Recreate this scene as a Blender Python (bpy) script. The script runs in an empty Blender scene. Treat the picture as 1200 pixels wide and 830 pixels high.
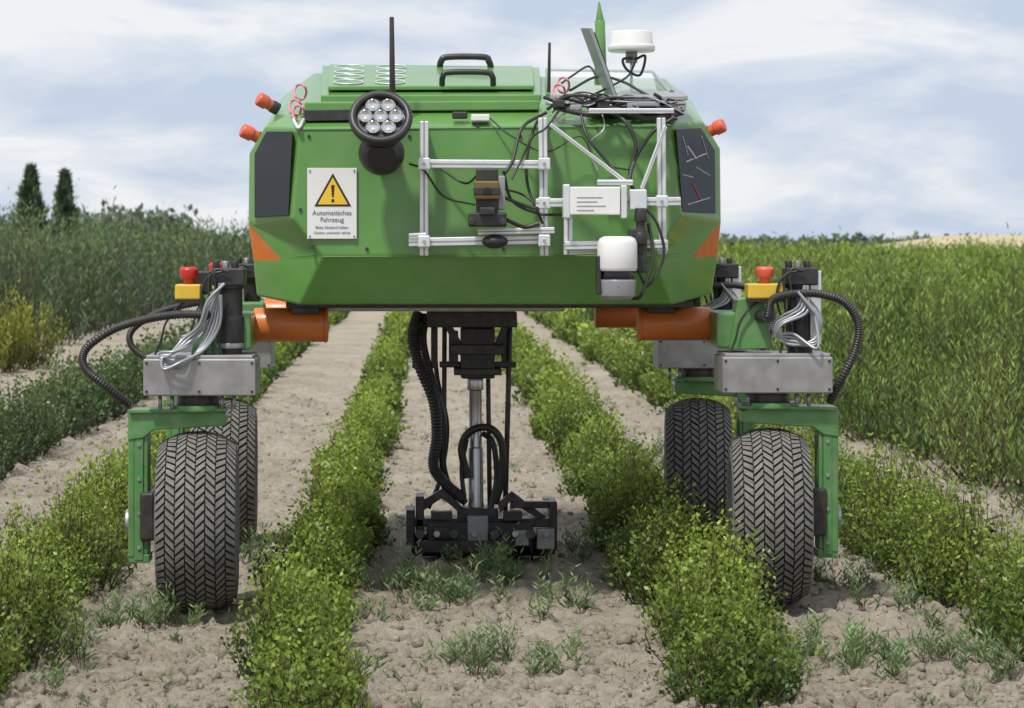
import bpy, math, random
import numpy as np
from mathutils import Vector, Matrix
random.seed(5)
rng=np.random.default_rng(11)
scene=bpy.context.scene
scene.view_settings.view_transform='Standard'
scene.view_settings.look='None'
scene.view_settings.exposure=0
CH=1.31
F=3000.0; VX=500.0; VY=285.0; D0=3.03
def W(px,py,Y):
    return Vector(((px-VX)*(Y+D0)/F, Y, CH-(py-VY)*(Y+D0)/F))
# ---------------------------------------------------------------- materials
def nodes(m):
    m.use_nodes=True
    return m.node_tree.nodes, m.node_tree.links
def mat(name,col,rough=0.5,metal=0.0,var=0.12,scale=9.0,coat=0.0,dust=0.0,dustcol=(0.40,0.34,0.26),bump=0.0,bscale=80,spec=0.5):
    m=bpy.data.materials.new(name); n,l=nodes(m); b=n['Principled BSDF']
    tc=n.new('ShaderNodeTexCoord'); no=n.new('ShaderNodeTexNoise')
    no.inputs['Scale'].default_value=scale; no.inputs['Detail'].default_value=6
    l.new(tc.outputs['Object'],no.inputs['Vector'])
    r=n.new('ShaderNodeValToRGB')
    r.color_ramp.elements[0].position=0.3; r.color_ramp.elements[1].position=0.7
    r.color_ramp.elements[0].color=[c*(1-var) for c in col]+[1]
    r.color_ramp.elements[1].color=[min(1,c*(1+var)) for c in col]+[1]
    l.new(no.outputs['Fac'],r.inputs['Fac'])
    out=r.outputs['Color']
    if dust>0:
        n2=n.new('ShaderNodeTexNoise'); n2.inputs['Scale'].default_value=scale*2.7; n2.inputs['Detail'].default_value=9
        l.new(tc.outputs['Object'],n2.inputs['Vector'])
        mr=n.new('ShaderNodeMapRange'); mr.inputs[1].default_value=0.4; mr.inputs[2].default_value=0.75
        mr.inputs[3].default_value=dust*0.25; mr.inputs[4].default_value=dust
        l.new(n2.outputs['Fac'],mr.inputs[0])
        mx=n.new('ShaderNodeMixRGB'); mx.inputs[2].default_value=list(dustcol)+[1]
        l.new(mr.outputs[0],mx.inputs[0]); l.new(out,mx.inputs[1]); out=mx.outputs[0]
    l.new(out,b.inputs['Base Color'])
    mr2=n.new('ShaderNodeMapRange'); mr2.inputs[3].default_value=max(0.02,rough*0.8); mr2.inputs[4].default_value=min(1,rough*1.25)
    l.new(no.outputs['Fac'],mr2.inputs[0]); l.new(mr2.outputs[0],b.inputs['Roughness'])
    b.inputs['Metallic'].default_value=metal
    b.inputs['Coat Weight'].default_value=coat
    b.inputs['Coat Roughness'].default_value=0.12
    b.inputs['Specular IOR Level'].default_value=spec
    if bump>0:
        n3=n.new('ShaderNodeTexNoise'); n3.inputs['Scale'].default_value=bscale; n3.inputs['Detail'].default_value=4
        l.new(tc.outputs['Object'],n3.inputs['Vector'])
        bp=n.new('ShaderNodeBump'); bp.inputs['Strength'].default_value=bump; bp.inputs['Distance'].default_value=0.01
        l.new(n3.outputs['Fac'],bp.inputs['Height']); l.new(bp.outputs[0],b.inputs['Normal'])
    return m
GREEN=mat('green_paint',(0.085,0.250,0.043),0.33,0,0.10,3.0,0.45,dust=0.15)
GREEN2=mat('green_leg_paint',(0.050,0.205,0.045),0.40,0,0.15,8.0,0.2,dust=0.25)
ORANGE=mat('orange_paint',(0.64,0.16,0.02),0.4,0,0.1,8,0.15,dust=0.12)
REFL=mat('orange_reflector',(0.52,0.14,0.02),0.35,0,0.08,30)
REDO=mat('red_cap',(0.62,0.11,0.06),0.4)
RED=mat('red_button',(0.50,0.03,0.02),0.35)
YEL=mat('yellow_plastic',(0.66,0.43,0.03),0.4,dust=0.1)
PINK=mat('pink_strap',(0.62,0.22,0.30),0.5)
BLACK=mat('black_plastic',(0.018,0.018,0.02),0.42,dust=0.06)
BLKM=mat('black_metal',(0.022,0.022,0.024),0.4,0.3,dust=0.14)
RUBH=mat('hose_rubber',(0.014,0.014,0.015),0.45,dust=0.08)
GLASS=mat('dark_glass',(0.01,0.011,0.013),0.06,0,0.05,spec=0.45)
ALU=mat('aluminium',(0.70,0.71,0.72),0.38,0.5,0.06,20)
STEEL=mat('steel_box',(0.33,0.33,0.335),0.42,0.65,0.2,14,dust=0.2)
CHROME=mat('steel_shaft',(0.5,0.5,0.5),0.3,0.8,0.1)
MIRR=mat('lamp_mirror',(0.8,0.8,0.8),0.1,1.0,0.03)
WHITE=mat('white_plastic',(0.70,0.70,0.69),0.4,0,0.04)
GREYH=mat('grey_hose',(0.32,0.33,0.35),0.35,0.3)
GREYP=mat('grey_plastic',(0.26,0.27,0.28),0.4)
GOLD=mat('brass_lens',(0.22,0.15,0.05),0.3,0.7)
TIRE=mat('tire_rubber',(0.12,0.118,0.112),0.8,0,0.25,14,dust=0.55,dustcol=(0.27,0.25,0.215),bump=0.3,bscale=150)
TIREB=mat('tire_groove',(0.032,0.032,0.03),0.85,0,0.2,14,dust=0.25,dustcol=(0.2,0.17,0.13))
LED=mat('led_lens',(0.16,0.17,0.17),0.15,0.6,0.3,60)
SIGNW=mat('sign_white',(0.70,0.70,0.69),0.5,0,0.02)
SIGNY=mat('sign_yellow',(0.76,0.48,0.03),0.5,0,0.03)
SIGNB=mat('sign_black',(0.015,0.015,0.015),0.5)
SIGNT=mat('sign_text',(0.10,0.14,0.25),0.5)
ACR=bpy.data.materials.new('clear_acrylic'); n_,l_=nodes(ACR)
b_=n_['Principled BSDF']; b_.inputs['Base Color'].default_value=(0.8,0.85,0.85,1); b_.inputs['Roughness'].default_value=0.1
b_.inputs['Alpha'].default_value=0.25
# ---------------------------------------------------------------- object helpers
import bmesh
def link(o,parent=None):
    scene.collection.objects.link(o)
    if parent is not None:
        o.parent=parent; o.matrix_parent_inverse=Matrix.Translation(parent.location).inverted()
    return o
def empty(name,loc):
    e=bpy.data.objects.new(name,None); e.location=loc; e.empty_display_size=0.2
    scene.collection.objects.link(e); return e
ROBOT=empty('agricultural_robot',(0.2,6.8,0))
CUR=[ROBOT]
def meshobj(name,verts,faces,m,bev=0,smooth=False,parent=None,mats=None,fm=None,recalc=True):
    me=bpy.data.meshes.new(name); me.from_pydata([tuple(v) for v in verts],[],faces)
    for mm in (mats or [m]): me.materials.append(mm)
    if fm:
        for p,i in zip(me.polygons,fm): p.material_index=i
    if smooth:
        for p in me.polygons: p.use_smooth=True
    me.update()
    if recalc:
        bm=bmesh.new(); bm.from_mesh(me); bmesh.ops.recalc_face_normals(bm,faces=bm.faces); bm.to_mesh(me); bm.free()
    o=bpy.data.objects.new(name,me); link(o,parent or CUR[0])
    if bev>0:
        md=o.modifiers.new('bev','BEVEL'); md.width=bev; md.segments=2; md.limit_method='ANGLE'; md.angle_limit=math.radians(12 if mats else 30)
    return o
def box(name,x0,x1,y0,y1,z0,z1,m,bev=0.004):
    x0,x1=sorted((x0,x1)); y0,y1=sorted((y0,y1)); z0,z1=sorted((z0,z1))
    v=[(x0,y0,z0),(x1,y0,z0),(x1,y1,z0),(x0,y1,z0),(x0,y0,z1),(x1,y0,z1),(x1,y1,z1),(x0,y1,z1)]
    f=[(0,1,2,3),(4,5,6,7),(0,1,5,4),(1,2,6,5),(2,3,7,6),(3,0,4,7)]
    return meshobj(name,v,f,m,min(bev,0.3*min(x1-x0,y1-y0,z1-z0)))
def pbox(name,a,b,c,d,Y0,Y1,m,bev=0.004):
    p=W(a,b,Y0); q=W(c,d,Y0)
    return box(name,p.x,q.x,Y0,Y1,p.z,q.z,m,bev)
def prism(name,pts,th,m,bev=0.002,d=Vector((0,1,0))):
    n=len(pts); v=[Vector(p) for p in pts]+[Vector(p)+d*th for p in pts]
    f=[tuple(range(n)),tuple(range(2*n-1,n-1,-1))]+[(i,(i+1)%n,(i+1)%n+n,i+n) for i in range(n)]
    return meshobj(name,v,f,m,bev)
def pprism(name,pts,Y,th,m,bev=0.002):
    return prism(name,[W(a,b,Y) for a,b in pts],th,m,bev)
def cyl(name,p0,p1,r,m,r2=None,seg=28,bev=0.002,rings=None):
    p0=Vector(p0);p1=Vector(p1); d=(p1-p0); L=d.length; q=d.to_track_quat('Z','Y')
    prof=rings or [(0,r),(1,r if r2 is None else r2)]
    v=[];f=[]
    for t,rr in prof:
        for i in range(seg):
            a=2*math.pi*i/seg
            v.append(p0+q@Vector((rr*math.cos(a),rr*math.sin(a),L*t)))
    k=len(prof)
    for j in range(k-1):
        for i in range(seg):
            f.append((j*seg+i,j*seg+(i+1)%seg,(j+1)*seg+(i+1)%seg,(j+1)*seg+i))
    f.append(tuple(range(seg))); f.append(tuple(range((k-1)*seg,k*seg)))
    o=meshobj(name,v,f,m,0)
    for p in o.data.polygons: p.use_smooth=len(p.vertices)==4
    if bev:
        md=o.modifiers.new('b','BEVEL'); md.width=min(bev,0.2*r); md.segments=2; md.limit_method='ANGLE'; md.angle_limit=math.radians(40)
    return o
def catmull(P,n=10):
    P=[Vector(p) for p in P]
    if len(P)<3: return P
    Q=[P[0]*2-P[1]]+P+[P[-1]*2-P[-2]]; out=[]
    for i in range(1,len(Q)-2):
        for k in range(n):
            t=k/n; a,b,c,d=Q[i-1],Q[i],Q[i+1],Q[i+2]
            out.append(0.5*((2*b)+(c-a)*t+(2*a-5*b+4*c-d)*t*t+(3*b-a-3*c+d)*t**3))
    out.append(P[-1]); return out
def tube(name,pts,r,m,corr=False,parent=None,n=10):
    P=catmull(pts,40 if corr else n)
    cu=bpy.data.curves.new(name,'CURVE'); cu.dimensions='3D'; cu.bevel_depth=r; cu.bevel_resolution=3; cu.use_fill_caps=True
    s=cu.splines.new('POLY'); s.points.add(len(P)-1)
    for i,p in enumerate(P):
        s.points[i].co=(p.x,p.y,p.z,1); s.points[i].radius=(0.88 if (i//2)%2 else 1.04) if corr else 1
    s.use_smooth=True
    cu.materials.append(m)
    o=bpy.data.objects.new(name,cu); link(o,parent or CUR[0]); return o
def ptube(name,pts,r,m,**k):
    return tube(name,[W(*p) for p in pts],r,m,**k)
def sphere(name,c,r,m,sc=(1,1,1),seg=24,rg=14,rot=None):
    v=[];f=[]
    for j in range(rg+1):
        th=math.pi*j/rg
        for i in range(seg):
            a=2*math.pi*i/seg
            p=Vector((r*sc[0]*math.sin(th)*math.cos(a),r*sc[1]*math.sin(th)*math.sin(a),r*sc[2]*math.cos(th)))
            if rot: p=rot@p
            v.append(Vector(c)+p)
    for j in range(rg):
        for i in range(seg):
            f.append((j*seg+i,j*seg+(i+1)%seg,(j+1)*seg+(i+1)%seg,(j+1)*seg+i))
    return meshobj(name,v,f,m,0,True)

# ---------------------------------------------------------------- ROBOT BODY
V={}
def a(k,x,y,Y): V[k]=W(x,y,Y)
a('f0',350,150,5.95);a('f1',788,146,5.95);a('f2',798,252,5.95);a('f3',766,300,5.95);a('f4',378,300,5.95);a('f5',343,256,5.95)
a('s0',311,148,6.12);a('s0b',292,180,6.2);a('s5',291,262,6.2);a('s4',297,306,6.2);a('b4',301,347,6.2)
a('s1',824,143,6.12);a('s1b',844,174,6.2);a('s2',845,260,6.2);a('s3',841,300,6.2);a('b3',834,345,6.2)
a('p4',350,357,6.05);a('p3',788,357,6.05)
V['m4']=V['f4'].lerp(V['s4'],0.6);V['m3']=V['f3'].lerp(V['s3'],0.6)
a('t0',358,124,6.2);a('t1',782,122,6.2);a('u0',368,86,7.2);a('u1',778,92,7.2)
a('su0',330,114,7.2);a('su1',812,120,7.2)
RB=8.4
for k in ['s0b','s5','s4','b4','s1b','s2','s3','b3','p4','p3','u0','u1','su0','su1']:
    V['R'+k]=Vector((V[k].x,RB,V[k].z))
keys=list(V); ix={k:i for i,k in enumerate(keys)}
FC=[('f0 f1 f2 f3 f4 f5',0),('s0 f0 f5 s5 s0b',0),('s5 m4 s4',1),('s5 f5 f4 m4',0),
('s1 f1 f2 s2 s1b',0),('s2 m3 s3',1),('s2 f2 f3 m3',0),
('f4 f3 p3 p4',0),('s4 m4 f4 p4 b4',0),('s3 m3 f3 p3 b3',0),
('f0 f1 t1 t0',0),('t0 t1 u1 u0',0),('u0 u1 Ru1 Ru0',0),
('s0 f0 t0',0),('s0 t0 u0 su0',0),('su0 u0 Ru0 Rsu0',0),('s0 s0b Rs0b Rsu0 su0',0),
('s1 f1 t1',0),('s1 t1 u1 su1',0),('su1 u1 Ru1 Rsu1',0),('s1 s1b Rs1b Rsu1 su1',0),
('s0b s5 Rs5 Rs0b',0),('s5 s4 Rs4 Rs5',0),('s4 b4 Rb4 Rs4',0),
('s1b s2 Rs2 Rs1b',0),('s2 s3 Rs3 Rs2',0),('s3 b3 Rb3 Rs3',0),
('b4 p4 Rp4 Rb4',0),('p4 p3 Rp3 Rp4',0),('p3 b3 Rb3 Rp3',0),
('Rs0b Rs5 Rs4 Rb4 Rp4 Rp3 Rb3 Rs3 Rs2 Rs1b Rsu1 Ru1 Ru0 Rsu0',0)]
meshobj('body_shell',[V[k] for k in keys],[tuple(ix[s] for s in f.split()) for f,_ in FC],GREEN,0.008,mats=[GREEN,REFL],fm=[i for _,i in FC])
def wy(px,off=-0.030):
    return (5.95+max(0,(347-px))/55*0.25 if px<500 else 5.95+max(0,(px-792))/51*0.25)+off
def wpoly(name,pts,th,m): return prism(name,[W(x,y,wy(x)) for x,y in pts],th,m,0.003)
wpoly('corner_window',[(312,154),(343,154),(338,253),(298,255),(298,180)],0.034,GLASS)
wpoly('corner_window_right',[(792,151),(822,150),(838,176),(839,250),(800,249)],0.034,GLASS)
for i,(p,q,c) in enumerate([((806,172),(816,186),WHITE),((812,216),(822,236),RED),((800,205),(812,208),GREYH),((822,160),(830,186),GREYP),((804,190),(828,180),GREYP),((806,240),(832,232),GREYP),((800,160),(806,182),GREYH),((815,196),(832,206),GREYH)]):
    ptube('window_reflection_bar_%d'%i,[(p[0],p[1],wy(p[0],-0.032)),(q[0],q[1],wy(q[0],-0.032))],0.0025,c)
for i,(x0,y0,x1,y1) in enumerate([(350,152,787,148),(378,301,766,300)]):
    tube('panel_seam_%d'%i,[W(x0,y0,5.948),W(x1,y1,5.948)],0.0022,GREEN2)
pprism('hood_slot',[(357,129),(418,128),(418,141),(357,142)],5.995,0.04,BLACK)
pprism('hood_lip',[(357,120),(632,118),(632,129),(357,131)],6.10,0.06,GREEN,0.004)
def slab(name,corners,th,m,bev=0.004):
    return prism(name,[c for c in corners],th,m,bev,d=Vector((0,0,1)))
lid=[W(376,112,6.35),W(634,111,6.35),W(632,79,7.2),W(378,77,7.2)]
slab('lid_base',[p-Vector((0,0,0.05)) for p in lid],0.05,GREEN)
lid_in=[W(384,105,6.42),W(626,104,6.42),W(624,81,7.1),W(386,79,7.1)]
slab('lid_panel',[p+Vector((0,0,-0.004)) for p in lid_in],0.016,GREEN)
slab('side_hatch',[W(642,112,6.35),W(772,114,6.35),W(764,84,7.2),W(640,82,7.2)],0.006,ACR)
tube('hatch_frame',[W(642,112,6.35),W(641,82,7.2)],0.007,GREEN); tube('hatch_frame_2',[W(640,82,7.2),W(764,84,7.2)],0.006,GREYH); tube('hatch_frame_3',[W(764,84,7.2),W(790,114,6.35)],0.006,GREYH)
def lidpt(px,t,off):
    A=W(px,105,6.42); B=W(px+(2 if px<505 else -2),80,7.1); p=A.lerp(B,t); p.z+=off; return p
k=0
for cx in (408,457):
    for t in (0.14,0.38,0.62,0.86):
        k+=1
        ring=[lidpt(cx+math.cos(2*math.pi*i/24)*17,t+math.sin(2*math.pi*i/24)*0.09,0.0165) for i in range(25)]
        tube('vent_ring_%d'%k,ring,0.0028,ALU,n=1)
        slab('vent_slot_%d'%k,[lidpt(cx+math.cos(2*math.pi*i/16)*15,t+math.sin(2*math.pi*i/16)*0.07,0.0135) for i in range(16)],0.002,GREEN2,0)
ptube('lid_handle',[(518,100,6.4),(519,90,6.38),(526,85,6.38),(569,85,6.38),(577,90,6.38),(578,100,6.4)],0.011,BLACK)
ptube('lid_handle_2',[(515,82,7.05),(517,72,7.03),(525,67,7.03),(566,67,7.03),(573,72,7.03),(576,82,7.05)],0.013,BLACK)
for i,(x,y) in enumerate([(362,160),(365,290),(480,160),(760,292),(560,148),(610,160),(700,150),(352,246),(430,292),(590,292),(720,292),(500,292)]):
    c=W(x,y,5.944); cyl('bolt_%d'%i,c,c+Vector((0,0.01,0)),0.006,BLKM,seg=10,bev=0)
pbox('hood_latch',530,131,548,139,5.96,6.0,BLACK)
pbox('hood_latch_2',552,134,574,142,5.94,6.0,WHITE)
for i,(p,q) in enumerate([((318,124),(302,115)),((302,161),(283,152)),((832,154),(849,146)),((790,112),(800,118))]):
    Yc=6.35 if i in(0,) else 6.2
    A=W(p[0],p[1],Yc);B=W(q[0],q[1],Yc-0.02); r=0.026 if i<3 else 0.014
    cyl('signal_cap_%d'%i,A,B,r,REDO,rings=[(0,r*0.8),(0.35,r*0.8),(0.36,r),(0.9,r),(1,r*0.8)])
    cyl('signal_base_%d'%i,A-(B-A)*0.5,A,r*0.9,BLACK)
for i,(x,y,Y) in enumerate([(352,108,6.25),(346,126,6.1),(350,133,6.05),(655,108,6.2),(660,100,6.3)]):
    ptube('shackle_%d'%i,[(x+7*math.cos(t),y+9*math.sin(t),Y+0.02*math.sin(2*t)) for t in np.linspace(0,2*math.pi,14)],0.0045,PINK,n=3)
tube('tow_ring',[W(344,140,6.0),W(350,150,5.93),W(356,140,6.0)],0.006,ALU)
pbox('chassis_plate',378,354,662,365,6.35,8.2,STEEL)
pbox('underbody_tray',335,352,812,361,6.25,8.3,BLKM)
cyl('whip_antenna',W(460,118,5.96),W(459,20,5.96),0.011,BLACK,r2=0.008)
cyl('whip_antenna_base',W(460,124,5.97),W(460,116,5.97),0.018,BLACK)
cyl('rod_antenna',W(643,112,6.4),W(644,50,6.4),0.007,BLACK,r2=0.005)
# round work lamp
lc=W(446,140,5.72); q=Vector((0.03,-1,0.62)).normalized()
cyl('work_lamp_housing',lc-q*0.085,lc,0.1,BLACK,seg=40,rings=[(0,0.045),(0.35,0.085),(0.75,0.1),(0.9,0.106),(1,0.106)])
qq=q.to_track_quat('Z','Y')
def ringtube(name,c,R,r,m,sx=1): return tube(name,[c+qq@Vector((R*math.cos(t),R*math.sin(t),0)) for t in np.linspace(0,2*math.pi,41)],r,m,n=1)
ringtube('work_lamp_bezel',lc+q*0.012,0.096,0.014,BLACK)
cyl('work_lamp_back',lc+q*0.0005,lc+q*0.003,0.088,LED,seg=40,bev=0)
cups=[(0,0)]+[(0.052*math.cos(t),0.052*math.sin(t)) for t in np.linspace(0,2*math.pi,7)[:-1]]
for i,(ux,uy) in enumerate(cups):
    v=[];f=[];S=20
    for (rr,hz) in ((0.007,0.004),(0.015,0.0065),(0.021,0.012),(0.0255,0.021)):
        for j in range(S):
            t=2*math.pi*j/S; v.append(lc+qq@Vector((ux+rr*math.cos(t),uy+rr*math.sin(t),hz)))
    for k in range(3):
        for j in range(S): f.append((k*S+j,k*S+(j+1)%S,(k+1)*S+(j+1)%S,(k+1)*S+j))
    meshobj('lamp_reflector_cup_%d'%i,v,f,MIRR,0,True)
    sphere('lamp_bulb_%d'%i,lc+qq@Vector((ux,uy,0.006)),0.006,WHITE,(1,1,1),10,6)
sphere('horn_ball',W(447,180,5.8),0.08,BLACK,(1,1,0.95))
cyl('horn_face',W(447,182,5.74),W(447,183,5.715),0.05,GLASS)
box('lamp_bracket',W(436,150,5.8).x,W(458,150,5.8).x,5.8,5.95,W(0,178,5.8).z,W(0,150,5.8).z,BLKM)
def prof(name,x0,y0,x1,y1,Y,w=0.030,d=0.030,m=ALU):
    A=W(x0,y0,Y);B=W(x1,y1,Y); dirv=(B-A).normalized(); side=Vector((dirv.z,0,-dirv.x))*w/2
    g=0.16
    prism(name,[A+side,A-side,B-side,B+side],d,m,0.003)
    s2=side*g; o=Vector((0,-0.0012,0))
    prism(name+'_slot',[A+s2+o,A-s2+o,B-s2+o,B+s2+o],0.001,GREYP,0)
prof('frame_post_1',497,142,497,300,5.84)
prof('frame_post_2',636,138,638,300,5.84)
prof('frame_post_3',666,222,666,299,5.79)
prof('frame_post_4',775,138,776,298,5.84)
prof('frame_rail_top',503,192,643,193,5.805)
prof('frame_rail_low',479,284,642,281,5.805)
prof('frame_rail_low2',479,277,500,276,5.80,0.02)
prof('frame_rail_low3',560,272,650,270,5.77,0.022)
prof('frame_rail_mid',628,238,798,236,5.77)
prof('frame_rail_right',662,288,782,286,5.75)
prof('frame_rail_right2',668,296,740,294,5.78,0.016)
prof('frame_brace_1',645,146,737,216,5.78,0.014,0.014)
prof('frame_brace_2',780,148,752,222,5.80,0.014,0.014)
prof('frame_brace_3',690,130,790,130,5.87,0.018,0.02)
prof('frame_brace_4',700,214,742,214,5.77,0.02,0.03)
for i,(x,y) in enumerate([(497,192),(638,192),(497,283),(638,282),(666,238),(776,236),(776,288),(638,238)]):
    pbox('corner_bracket_%d'%i,x-7,y-7,x+7,y+7,5.765+0.0005*i,5.80,ALU)
    c=W(x,y,5.757); cyl('bracket_bolt_%d'%i,c,c+Vector((0,0.012,0)),0.005,GREYP,seg=8,bev=0)
for i,(x,y) in enumerate([(497,150),(638,150),(776,150),(497,292),(776,294)]):
    pbox('standoff_%d'%i,x-4,y-4,x+4,y+4,5.868,5.96,ALU)
pbox('white_panel',668,219,727,252,5.70,5.745,WHITE,0.004)
pbox('panel_holder',660,216,668,256,5.70,5.76,ALU)
pbox('panel_holder_2',728,217,735,256,5.70,5.76,ALU)
for i in range(4): pbox('panel_text_%d'%i,676,231+i*5,676+[30,24,34,20][i],231.7+i*5,5.698,5.7,GREYH,0)
pbox('camera_body',558,198,584,250,5.70,5.77,BLACK)
pbox('camera_block',556,212,585,234,5.67,5.705,GOLD,0.006)
pbox('camera_band',555,219,586,229,5.664,5.70,BLACK)
pbox('camera_side',584,206,592,246,5.70,5.76,GREYP)
pbox('camera_foot',549,249,594,266,5.69,5.77,BLACK,0.006)
pbox('camera_tray',562,243,580,252,5.665,5.70,BLKM)
for x in (553,590):
    cyl('camera_knob_%d'%x,W(x,260,5.67),W(x,260,5.70),0.012,BLKM,seg=14)
sphere('camera_dome',W(580,283,5.74),0.045,BLACK,(1,0.8,0.55))
cyl('camera_lens',W(571,224,5.65),W(571,224,5.68),0.013,GLASS)
Ys=5.62
def vz(py): return W(0,py,Ys).z
sc=W(725,300,Ys)
def vcyl(name,cx,cy,z0,z1,r,m,rings=None,r2=None): return cyl(name,(cx,cy,z0),(cx,cy,z1),r,m,r2=r2,rings=rings,seg=36)
vcyl('scanner_head',sc.x,Ys+0.06,vz(318),vz(277),0.063,WHITE,rings=[(0,0.064),(0.1,0.068),(0.8,0.068),(0.94,0.06),(1,0.045)])
vcyl('scanner_window',sc.x,Ys+0.06,vz(328),vz(318),0.058,GLASS)
vcyl('scanner_base',sc.x,Ys+0.06,vz(352),vz(328),0.058,GREYH,rings=[(0,0.045),(0.2,0.06),(0.9,0.064),(1,0.064)])
sphere('scanner_glass',(sc.x,Ys+0.035,vz(336)),0.042,GLASS,(0.9,0.9,0.8))
box('scanner_side',sc.x-0.072,sc.x-0.056,Ys+0.03,Ys+0.09,vz(345),vz(300),BLACK)
box('scanner_bracket',sc.x+0.045,sc.x+0.105,Ys+0.09,Ys+0.16,vz(320),vz(268),BLACK)
cyl('scanner_arm',W(750,298,5.72),W(751,244,5.72),0.018,BLACK,rings=[(0,0.014),(0.2,0.014),(0.21,0.022),(0.45,0.022),(0.46,0.015),(0.7,0.015),(0.71,0.023),(1,0.02)])
pbox('scanner_plate',738,222,758,246,5.72,5.76,ALU)
LAP=empty('laptop',W(700,110,6.2)); CUR[0]=LAP
prism('screen_lid',[W(680,33,6.25),W(690,33,6.05),W(720,116,6.05),W(712,120,6.25)],0.012,GREYP,0.002,d=Vector((1,0,0.1)))
prism('screen',[W(692,38,6.06)+Vector((0.014,0,0)),W(683,38,6.24)+Vector((0.014,0,0)),W(711,114,6.24)+Vector((0.014,0,0)),W(718,112,6.06)+Vector((0.014,0,0))],0.002,GLASS,0,d=Vector((1,0,0)))
slab('keyboard_base',[W(712,119,6.02),W(806,118,6.02),W(800,112,6.26),W(712,114,6.26)],0.018,GREYP)
CUR[0]=ROBOT
cyl('antenna_mast',W(704,100,6.5),W(703,24,6.5),0.024,GREEN,r2=0.019)
cyl('antenna_spike',W(703,24,6.5),W(702,2,6.5),0.016,GREEN,r2=0.003)
GA=empty('satellite_antenna',W(740,60,6.4)); CUR[0]=GA
cyl('antenna_dome',W(740,61,6.4),W(740,37,6.4),0.085,WHITE,seg=40,rings=[(0,0.082),(0.08,0.087),(0.30,0.087),(0.32,0.080),(0.95,0.076),(1,0.074)])
cyl('antenna_neck',W(740,74,6.4),W(740,60,6.4),0.022,GREYP)
cyl('antenna_pole',W(740,118,6.4),W(740,72,6.4),0.006,ALU)
ptube('antenna_cable',[(744,70,6.38),(756,66,6.37),(750,88,6.37),(735,82,6.37),(730,70,6.37),(742,68,6.37)],0.005,BLACK)
CUR[0]=ROBOT
def cab(i,pts,r=0.006,m=RUBH): ptube('cable_%d'%i,pts,r,m)
cab(0,[(642,128,5.95),(665,112,6.1),(700,122,5.98),(740,118,6.0),(775,128,5.92),(792,140,5.86)])
cab(1,[(640,132,5.93),(612,150,5.86),(600,190,5.80),(582,215,5.78)],0.006)
cab(2,[(632,136,5.93),(620,170,5.88),(618,215,5.86),(636,262,5.80)],0.005)
cab(3,[(700,126,5.97),(730,140,5.88),(745,170,5.86),(738,205,5.84),(748,240,5.76)],0.007)
cab(4,[(790,138,5.86),(765,155,5.86),(745,185,5.86),(736,215,5.80)],0.007)
cab(5,[(760,262,5.74),(765,300,5.72),(752,345,5.70),(738,350,5.72)],0.006)
cab(6,[(752,240,5.74),(770,262,5.74),(778,300,5.74),(760,335,5.72),(748,318,5.70)],0.005)
cab(7,[(590,200,5.78),(600,235,5.82),(630,250,5.84),(660,252,5.80)],0.005)
cab(8,[(560,205,5.78),(545,215,5.86),(520,200,5.90),(508,190,5.92)],0.004)
cab(9,[(480,192,5.90),(497,200,5.82),(520,230,5.88),(556,240,5.80)],0.004)
cab(10,[(592,232,5.74),(612,240,5.78),(632,246,5.78)],0.006)
cab(11,[(592,222,5.74),(612,228,5.82),(632,243,5.78)],0.004)
cab(12,[(570,135,5.95),(600,160,5.90),(640,178,5.88),(680,160,5.88),(700,190,5.86),(740,200,5.86)],0.003)
cab(13,[(650,126,5.98),(690,134,5.90),(720,128,5.92),(760,140,5.90),(800,132,5.95)],0.010)
cab(14,[(668,106,6.2),(700,90,6.35),(730,96,6.3),(760,112,6.1),(790,118,6.0)],0.005)
cab(15,[(680,118,6.05),(710,104,6.2),(735,90,6.35),(744,74,6.38)],0.004)
cab(16,[(702,122,6.0),(708,150,5.88),(690,170,5.88),(700,200,5.86)],0.003,GREYH)
cab(17,[(640,118,6.05),(660,126,5.98),(690,118,6.02),(730,128,5.95)],0.004,ALU)
cab(18,[(594,258,5.72),(614,266,5.76),(632,262,5.76)],0.007)
cab(19,[(655,100,6.3),(672,88,6.4),(690,78,6.5),(700,92,6.45)],0.004)
cab(20,[(680,128,5.92),(688,160,5.86),(712,190,5.84),(732,212,5.80)],0.005)
cab(21,[(655,130,5.92),(640,150,5.80),(625,160,5.80),(612,185,5.80),(600,210,5.76)],0.004)
r2=random.Random(3)
for i in range(16):
    x=r2.uniform(636,700); pts=[]
    for kx in range(5):
        pts.append((x+kx*r2.uniform(18,27),r2.uniform(110,134),r2.uniform(5.92,6.05)))
    cab(30+i,pts,r2.choice([0.003,0.004,0.006]),r2.choice([RUBH,RUBH,RUBH,GREYH,BLACK]))
for i,(x,y) in enumerate([(648,122),(668,128),(700,124),(735,126),(772,124),(790,126)]):
    pbox('connector_%d'%i,x,y-5,x+14,y+4,5.93,5.97,[BLACK,GREYP][i%2])
pbox('control_box',690,116,740,127,6.0,6.12,BLACK); pbox('control_box_2',746,119,804,125,5.93,6.05,GREYP)
SG=empty('warning_sign',W(390,238,5.94)); CUR[0]=SG
pbox('sign_plate',360,197,418,280,5.938,5.944,SIGNW,0.001)
def tri(cx,cy,r,Y): return [W(cx,cy-r,Y),W(cx+r*0.9,cy+r*0.62,Y),W(cx-r*0.9,cy+r*0.62,Y)]
prism('triangle_border',tri(390,227,24,5.9365),0.0012,SIGNB,0)
prism('triangle_fill',tri(390,227.6,19.5,5.9352),0.0012,SIGNY,0)
pprism('exclamation_bar',[(388,217),(392,217),(391,231),(389,231)],5.9340,0.001,SIGNB,0)
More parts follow.
